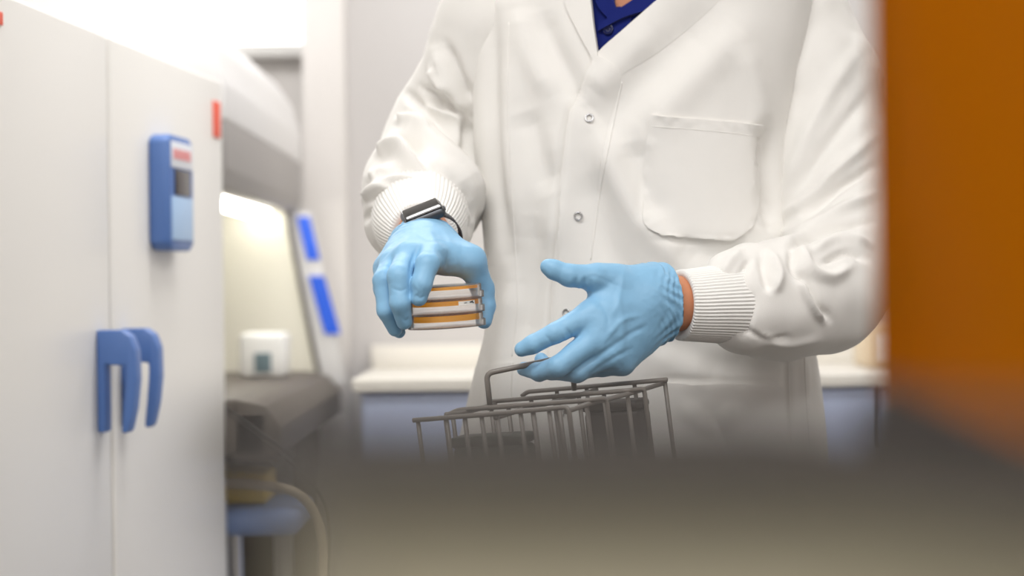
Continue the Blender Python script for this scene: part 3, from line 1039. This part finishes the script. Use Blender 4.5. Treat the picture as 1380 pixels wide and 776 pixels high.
mk('sleeve', sleeve(RS, (.19, 2.28, .98), (.56, 2.78, 1.56), RS_F, 23, gain=1.15, extra=[(P(978, 364, 2.395), P(1004, 354, 2.41), .018, .022, .02), (P(985, 372, 2.385), P(1000, 440, 2.39), .014, .02, .03)]), M_COAT, coat, sharp=180)


# --- knitted cuffs with ribs
def knit(chain, ribs=66, seg=528, rings=26, amp=.00075, squash=1.0, up=(0, 0, 1.0)):
    pts = smooth_line([c_[0] for c_ in chain], rings)
    rad = smooth_line([(c_[1], 0, 0) for c_ in chain], rings)[:, 0]
    T, N, B = frames(pts)
    a = np.linspace(0, 2 * math.pi, seg, endpoint=False)
    V = []
    for i in range(rings):
        r_ = rad[i] + amp * np.cos(a * ribs)
        V.append(pts[i] + (np.cos(a) * r_)[:, None] * N[i] + (np.sin(a) * r_ * squash)[:, None] * B[i])
    # turned-in mouth
    for s_ in (.86, .70):
        r_ = rad[-1] * s_
        V.append(pts[-1] - T[-1] * (.004 if s_ < .8 else .0) + (np.cos(a) * r_)[:, None] * N[-1] + (np.sin(a) * r_ * squash)[:, None] * B[-1])
    V = np.concatenate(V)
    F = []
    for i in range(rings + 1):
        for j in range(seg):
            k = (j + 1) % seg
            F.append((i * seg + j, i * seg + k, (i + 1) * seg + k, (i + 1) * seg + j))
    return V, F


mk('knit_cuff', knit([(P(1030, 409, 2.42), .046), (P(1000, 409, 2.40), .0500), (P(960, 410, 2.38), .0458), (P(932, 411, 2.37), .0430), (P(916, 411, 2.364), .0418)], amp=.0006), M_KNIT, coat, sharp=180)
mk('knit_cuff', knit([(P(566, 286, 2.60), .064), (P(566, 298, 2.55), .061), (P(568, 309, 2.505), .052), (P(569, 317, 2.462), .0405)], amp=.0006), M_KNIT, coat, sharp=180)


# --- gloves
def glove(name, lo, hi, palm, fingers, cutp, cutn, cuff, seed, h_=.00135, kf=.009):
    f = Field(lo, hi, h_)
    pd = None
    for a, b, ra, rb in palm:
        c_ = f.cone(a, b, ra, rb)
        pd = c_ if pd is None else smin(pd, c_, .016)
    tot = pd
    for pts, rad in fingers:
        fd_ = f.chain(pts, rad, .004)
        tot = smin(tot, smin(pd, fd_, kf), .0022)
    # cuff: slightly loose, with its rolled bead
    n = unit(cutn)
    al = f.plane(cutp, n)
    tot = tot - .0016 * np.exp(-((al + .002) / .0022) ** 2)
    for ph, wl, am in ((.3, .0105, .0011), (1.9, .0073, .0007)):
        wv = np.sin(al / wl * 2 * math.pi + 9 * np.sin(f.Z * 62 + ph) + 7 * np.sin(f.X * 48 + ph))
        tot = tot - am * wv * np.exp(-((al + .012) / .016) ** 2)
    tot = np.maximum(tot, al)
    V, Q = f.mesh(tot.astype(np.float32), 1)
    N = vnormals(V, Q)
    if ((V - V.mean(0)) * N).sum() < 0:
        N, Q = -N, Q[:, ::-1]
    V = V + N * (.0005 * vnoise(V * 60, seed) + .00018 * vnoise(V * 190, seed + 2))[:, None]
    return V, Q, N


# person's left hand (picture right), reaching for the basket handle
W = P(890, 408, 2.352)
im, mm, rm, pm = P(798, 424, 2.302), P(803, 456, 2.296), P(818, 477, 2.302), P(838, 487, 2.318)
palm = [(P(884, 392, 2.352), im, .027, .0165), (P(884, 400, 2.350), mm, .029, .017), (P(884, 420, 2.352), rm, .028, .0165), (P(884, 428, 2.356), pm, .026, .015),
        (P(880, 388, 2.348), P(806, 376, 2.318), .024, .0165), (P(830, 390, 2.325), P(812, 440, 2.305), .020, .018), (P(902, 409, 2.36), P(870, 406, 2.345), .0345, .033)]
fing = [([P(826, 376, 2.322), P(800, 374, 2.308), P(768, 371, 2.300), P(746, 363, 2.298), P(739, 360, 2.298)], [.0168, .0150, .0132, .0112, .0095]),
        ([im, P(748, 449, 2.285), P(718, 464, 2.285), P(703, 470.5, 2.287)], [.0160, .0120, .0107, .0088]),
        ([mm, P(752, 494, 2.278), P(726, 501, 2.300), P(706, 497, 2.318)], [.0160, .0125, .0105, .0085]),
        ([rm, P(778, 501, 2.294), P(742, 500, 2.316), P(729, 484, 2.332)], [.0150, .0122, .0100, .0078]),
        ([pm, P(812, 494, 2.316), P(784, 500, 2.336), P(766, 492, 2.350)], [.0140, .0115, .0095, .0078])]
V, Q, N = glove('glove', (-.005, 2.235, .985), (.20, 2.42, 1.165), palm, fing, P(900, 409, 2.358), P(905, 409, 2.362) - P(850, 414, 2.338), None, 7)
V = crease(V, N, [([(845, 392), (800, 372), (786, 385)], 3, -.0006), ([(826, 425), (835, 400), (842, 360)], 4, .0008), ([(838, 470), (838, 430), (832, 395)], 5, .0012), ([(820, 440), (818, 420), (805, 405)], 4, -.001),
                  ([(862, 425), (838, 432), (815, 458)], 4, .0011), ([(870, 440), (846, 452), (800, 486)], 4, -.0012), ([(850, 470), (815, 490), (790, 510)], 3.5, -.0012), ([(822, 468), (790, 490), (765, 512)], 3, -.0011),
                  ([(777, 375), (774, 384), (770, 389)], 2.2, -.0012), ([(783, 372), (781, 384), (779, 391)], 2, .0009), ([(788, 372), (788, 384), (786, 393)], 2, -.0012), ([(795, 375), (796, 388), (790, 398)], 2.2, -.0010),
                  ([(764, 443), (770, 453), (772, 460)], 2, -.0010), ([(758, 445), (762, 456), (765, 462)], 2, .0008), ([(735, 452), (742, 460), (744, 468)], 2, -.0008)])
gl = mk('glove', (V, Q), M_GLOVE, person, sharp=180, label='open blue glove held over the basket handle')

# person's right hand (picture left), holding the dishes from above
WR = P(571, 334, 2.405)
im, mm, rm, pm = P(580, 345, 2.335), P(552, 346, 2.338), P(531, 354, 2.352), P(521, 362, 2.375)
tm = P(634, 352, 2.372)
palm = [(P(582, 330, 2.41), im, .025, .0165), (P(572, 330, 2.41), mm, .026, .0165), (P(560, 332, 2.41), rm, .025, .016), (P(552, 336, 2.415), pm, .024, .0145),
        (P(590, 334, 2.41), tm, .022, .0175), (P(596, 338, 2.395), P(600, 349, 2.37), .018, .016), (P(585, 346, 2.352), P(622, 350, 2.366), .013, .014), (P(571, 329, 2.445), P(571, 334, 2.405), .0295, .029)]
fing = [([im, P(576, 356, 2.298), P(568, 383, 2.288), P(564.5, 401, 2.289)], [.0165, .0135, .0120, .0100]),
        ([mm, P(538, 372, 2.296), P(539, 408, 2.290), P(545, 433, 2.301)], [.0165, .0138, .0118, .0096]),
        ([rm, P(518, 378, 2.318), P(521, 418, 2.310), P(532, 443, 2.322)], [.0160, .0130, .0110, .0090]),
        ([pm, P(516, 388, 2.350), P(522, 422, 2.346), P(538, 447, 2.352)], [.0140, .0112, .0098, .0080]),
        ([tm, P(650, 388, 2.388), P(655, 412, 2.388), P(652, 432, 2.383)], [.0175, .0140, .0115, .0098])]
V, Q, N = glove('glove', (-.185, 2.245, 1.04), (.005, 2.49, 1.22), palm, fing, P(571, 327, 2.428), R_WR - WR + np.array([0, .03, .0]), None, 17)
V = crease(V, N, [([(556, 318), (535, 335), (512, 372)], 4, .0010), ([(545, 318), (522, 338), (508, 365)], 3.5, -.0012), ([(566, 330), (556, 350), (552, 372)], 3, -.0016), ([(590, 335), (600, 350), (602, 362)], 3, -.0010), ([(584, 340), (592, 352), (594, 364)], 2.2, .0010),
                  ([(578, 312), (590, 330), (608, 340)], 4, .0010), ([(560, 312), (575, 322), (600, 326)], 3, -.0008), ([(600, 316), (614, 338), (626, 366)], 4, .0008), ([(548, 388), (540, 392), (528, 388)], 2.2, -.0008), ([(540, 425), (546, 432), (552, 428)], 2, -.0007), ([(560, 396), (566, 402), (572, 398)], 2, -.0008), ([(560, 384), (564, 392), (558, 398)], 2, .0006)])
mk('glove', (V, Q), M_GLOVE, person, sharp=180, label='blue glove gripping the dish stack from above')

# --- watch on the right wrist, between glove and cuff
ax_u = unit(np.array([.93, .10, .36]))
ax_v = unit(np.array([.05, -.90, -.40]))
ax_v = unit(ax_v - ax_u * (ax_v @ ax_u))
ax_n = np.cross(ax_u, ax_v)
if ax_n[2] < 0:
    ax_n = -ax_n
RW = np.stack([ax_u, ax_v, ax_n], 1)
wc = P(570, 289, 2.418)
watch = mk('watch', box(wc, (.052, .042, .0135), .0060, RW, 5), M_WATCH, person, sharp=60, label='dark square smartwatch')
mk('watch_glass', box(wc + ax_n * .0060, (.047, .037, .0045), .0021, RW, 4), M_WATCHGLASS, watch)
mk('crown', lathe([(.0005, 0), (.003, 0), (.0032, .002), (.0005, .002)], 14, wc + ax_u * .0258 + ax_v * .006, np.stack([ax_v, ax_n, ax_u], 1)), M_WATCH, watch)
sc = wc - ax_n * .0345
st = []
for k, t in enumerate(np.linspace(.0, 2 * math.pi, 72, endpoint=False)):
    r1, r2 = .0350, .0325
    o_ = ax_u * math.cos(t) * r1 + ax_n * math.sin(t) * r2
    st.append(o_)
st = np.array(st)
V = np.concatenate([sc + st * s_ + ax_v * q for s_, q in ((1.0, -.011), (1.05, -.0095), (1.05, .0095), (1.0, .011))])
F = [(b * 72 + j, b * 72 + (j + 1) % 72, ((b + 1) % 4) * 72 + (j + 1) % 72, ((b + 1) % 4) * 72 + j) for b in range(4) for j in range(72)]
mk('strap', (V, F), M_STRAP, watch, sharp=60)

# ------------------------------------------------------------------ stack of three petri dishes
tilt = math.radians(3.0)
zx = np.array([-math.sin(tilt), -.035, math.cos(tilt)])
zx = unit(zx)
xx = unit(np.cross((0, 1.0, 0), zx))
RD = np.stack([xx, np.cross(zx, xx), zx], 1)
stack0 = P(602.5, 440.5, 2.340)
names = ['clear petri dish with amber agar, bottom one of the held stack', 'clear petri dish with a white paper label, middle one of the held stack', 'clear petri dish with thin amber agar, top one of the held stack']
PITCH = .0166
ro, rl = .0432, .0458
for k in range(3):
    c = stack0 + zx * PITCH * k
    o = empty('petri_dish', c, names[k], 'petri dish', 'petri dishes held in a stack')
    # the dish lies upside down: lid below, agar on top
    mk('lid', lathe([(.0005, 0), (rl, 0), (rl, .0075), (rl - .0012, .0075), (rl - .0012, .0012), (.0005, .0012)], 96, c, RD), M_LID, o, sharp=30)
    mk('dish', lathe([(.0005, .0160), (ro - .0008, .0160), (ro, .0152), (ro, .0020), (ro - .0011, .0020), (ro - .0011, .0148), (.0005, .0148)], 96, c, RD), M_DISH, o, sharp=30)
    th = (.0068, .0052, .0034)[k]
    mk('agar', lathe([(.0005, .0146), (ro - .0014, .0146), (ro - .0014, .0146 - th), (.0005, .0146 - th)], 96, c, RD), M_AGAR, o, sharp=30)
    if k == 1:
        an = np.radians(np.linspace(-68, -37, 14))
        V, F = [], []
        for rr in (ro + .0002, ro + .0005):
            for z in (.0092, .0140):
                V += [c + RD @ np.array([rr * math.cos(t), rr * math.sin(t), z]) for t in an]
        for i in range(13):
            F += [(i, i + 1, 15 + i, 14 + i), (28 + i, 29 + i, 43 + i, 42 + i), (i, i + 1, 29 + i, 28 + i), (14 + i, 15 + i, 43 + i, 42 + i)]
        lb = mk('paper_label', (V, F), M_LABEL, o, sharp=30)
        V, F = [], []
        for t, z, hw, hh in ((-46, .0122, 2.0, .0007), (-43, .0126, 1.4, .0010), (-41, .0112, 1.6, .0006), (-56, .0118, 2.5, .0004)):
            b_ = len(V)
            for da, dz in ((-hw, -hh), (hw, -hh), (hw, hh), (-hw, hh)):
                a_ = math.radians(t + da)
                V.append(c + RD @ np.array([(ro + .0007) * math.cos(a_), (ro + .0007) * math.sin(a_), z + dz]))
            F.append((b_, b_ + 1, b_ + 2, b_ + 3))
        mk('printed_mark', (V, F), M_INK, lb)

# ------------------------------------------------------------------ wire basket, tilted as the hand lifts it by the handle
bk = empty('wire_basket', P(720, 700, 2.28), 'grey wire basket with dividers and raised handle, tilted under the right glove', 'basket')
WR_ = .0028


def wire(name, pts, r=WR_, rad=.006, seg=10):
    return mk(name, tube(rounded(pts, rad), r, seg), M_WIRE, bk, sharp=180)


DN = unit(np.array([.115, .0, -1.0]))


def down(p, z=None):
    z = BZ + .006 if z is None else z
    return p + DN * ((p[2] - z) / -DN[2])


A0, A1 = P(557, 566, 2.215), P(766, 549, 2.125)
B0, B1 = P(600, 553.5, 2.275), P(793, 539, 2.185)
C0, C1 = P(662, 541, 2.360), P(846, 526, 2.270)
D0, D1 = P(705, 528.5, 2.425), P(899, 511.5, 2.330)


def on(a, b, t):
    return a + (b - a) * t


# four rims, the outer two with a straight overhanging end
wire('rim_wire', [A0 + (A0 - A1) * .0, on(A0, A1, .5), A1 + np.array([0, 0, .001]), down(A1)])
wire('rim_wire', [down(B0 + (0, 0, -.004)), B0 + (0, 0, -.006), B0 + (B1 - B0) * .09, B1, P(817, 536, 2.20), down(P(817, 536, 2.20))])
wire('rim_wire', [C0, on(C0, C1, .5), C1, P(868, 523.5, 2.285), down(P(868, 523.5, 2.285))])
wire('rim_wire', [P(703, 534, 2.425), on(D0, D1, .03), on(D0, D1, .5), D1])
wire('rim_wire', [on(A0, A1, .22) + (0, 0, .0035), on(B0, B1, .15) + (0, 0, -.0035), on(C0, C1, .03) + (0, 0, -.0035)])
wire('rim_wire', [on(A0, A1, .985) + (0, 0, -.004), B1 + (0, 0, -.004), C1 + (0, 0, -.004), on(D0, D1, .97) + (0, 0, -.004)])
wire('rim_wire', [on(A0, A1, .54) + (0, 0, -.0045), on(B0, B1, .55) + (0, 0, -.0045), on(C0, C1, .55) + (0, 0, -.0045), on(D0, D1, .52) + (0, 0, -.0045)])
# uprights
for a, b, ts in ((A0, A1, (.03, .22, .34, .45, .55, .70, .78, .88)), (B0, B1, (.05, .33, .45, .62, .80, .985)), (C0, C1, (.30, .47, .65, .83, .995)), (D0, D1, (.24, .45, .78, .985))):
    for t in ts:
        p = on(a, b, t) + (0, .003, -.001)
        wire('upright_wire', [p, down(p)], WR_ * .95)
# base frame
zb = BZ + .006
cs = [down(p) for p in (A0, A1, D1, D0)]
wire('base_wire', [cs[0], cs[1], cs[2], cs[3], cs[0]])
for t in (.2, .4, .6, .8):
    wire('base_wire', [on(cs[0], cs[1], t), on(cs[3], cs[2], t)])
# handle
hp = [P(661, 553, 2.300), P(655.5, 503, 2.303), P(733, 487, 2.304), P(770, 479, 2.330), P(774, 525, 2.350)]
mk('handle', tube(rounded(hp, .008), .0033, 12), M_WIRE, bk, sharp=180)

# two dark boxes standing in the basket
for (u0, u1, v0, v1, Yb, m_, lab) in ((603, 703, 590, 584, 2.20, M_DARKBOX2, 'dark olive plastic box in the front left of the wire basket'), (780, 856, 543, 539, 2.315, M_DARKBOX, 'dark grey plastic box in the back right of the wire basket')):
    p0, p1 = P(u0, v0, Yb + .02), P(u1, v1, Yb - .02)
    e1 = unit(p1 - p0)
    up = -DN
    e2 = unit(np.cross(up, e1))
    if e2[1] < 0:
        e2 = -e2
    L_ = np.linalg.norm(p1 - p0)
    H_ = (min(p0[2], p1[2]) - BZ - .012)
    c = (p0 + p1) / 2 - up * H_ / 2 + e2 * .018
    R_ = np.stack([e1, e2, up - e1 * (up @ e1)], 1)
    root = empty('storage_box', c - up * H_ / 2, lab, 'box', 'dark boxes in the basket')
    mk('tub', box(c - up * .006, (L_ * .97, .034, H_ - .012), .006, R_), m_, root)
    mk('lid', box(c + up * (H_ / 2 - .006), (L_, .037, .012), .005, R_), m_, root)

# ------------------------------------------------------------------ foreground: beige instrument with black top, amber shield
ins = empty('benchtop_instrument', (.05, .29, BZ), 'blurred beige instrument with black top nearest the camera', 'instrument')
KS = .84
zt = CAM[2] - .0225 * KS
foot = [(a * KS, b * KS) for a, b in [(-.023, .246), (.04, .236), (.078, .186), (.21, .15), (.21, .250), (.079, .298), (.045, .368), (-.042, .368)]]
lidp = [(a * KS, b * KS) for a, b in [(-.036, .242), (.04, .230), (.075, .178), (.22, .140), (.22, .256), (.081, .306), (.048, .376), (-.058, .376)]]
mk('housing', bevelled(prism(foot, zt - .004 - BZ, (0, 0, BZ), (1.0, 0, 0), (0, 1.0, 0), (0, 0, 1.0)), .004), M_BEIGE, ins)
mk('black_top', bevelled(prism(lidp, .005, (0, 0, zt - .005), (1.0, 0, 0), (0, 1.0, 0), (0, 0, 1.0)), .0015), M_BLACKTOP, ins)['label'] = 'matte black top'
# amber shield on a black foot to the right
YS = .80
xs = P(1181, 300, YS)[0]
sh = empty('amber_shield', (xs + .2, YS + .06, BZ), 'orange amber acrylic safety shield on a black foot at the right edge', 'shield')
def curved(x0_, x1_, z0_, z1_, th, nu=48, nv=24):
    V, F = [], []
    for o_ in (0, th):
        for i_ in range(nu):
            u = i_ / (nu - 1)
            for j_ in range(nv):
                v = j_ / (nv - 1)
                lean = .42 * min(1, u * 2.2) ** 1.3
                s_ = min(1, (x1_ - x0_) * u ** 2 / .11)
                V.append((x0_ + (x1_ - x0_) * u ** 2, YS - .07 * math.sqrt(1 - (1 - s_) ** 2) + (z1_ - z0_) * v * lean * .6 + o_, z0_ + (z1_ - z0_) * v))
    n_ = nu * nv
    for i_ in range(nu - 1):
        for j_ in range(nv - 1):
            a_ = i_ * nv + j_
            F += [(a_, a_ + 1, a_ + nv + 1, a_ + nv), (n_ + a_, n_ + a_ + nv, n_ + a_ + nv + 1, n_ + a_ + 1)]
    ring_ = [i_ * nv for i_ in range(nu)] + [(nu - 1) * nv + j_ for j_ in range(1, nv)] + [i_ * nv + nv - 1 for i_ in range(nu - 2, -1, -1)] + [j_ for j_ in range(nv - 2, 0, -1)]
    for q in range(len(ring_)):
        a_, b_ = ring_[q], ring_[(q + 1) % len(ring_)]
        F.append((a_, b_, b_ + n_, a_ + n_))
    return V, F


mk('panel', curved(xs, xs + .42, BZ + .012, 1.42, .005), M_AMBER, sh)
zl, zr = P(1190, 510, .50)[2], P(1390, 600, .50)[2]
xl_, xr_ = P(1165, 510, .50)[0], P(1390, 600, .50)[0]
mk('added_dark_wedge', bevelled(prism([(xl_, BZ + .01), (xr_ + .2, BZ + .01), (xr_ + .2, zr - .05), (xr_, zr), (xl_ + .006, zl), (xl_, zl - .004)], .012, (0, .495, 0), (1.0, 0, 0), (0, 0, 1.0), (0, 1.0, 0)), .003), M_BLACKTOP, sh)  # made-up dark wedge, added to darken the lower part of the shield
mk('foot', bb(xs - .06, xs + .43, .485, YS + .10, BZ, BZ + .012, .004), M_BLACKTOP, sh)
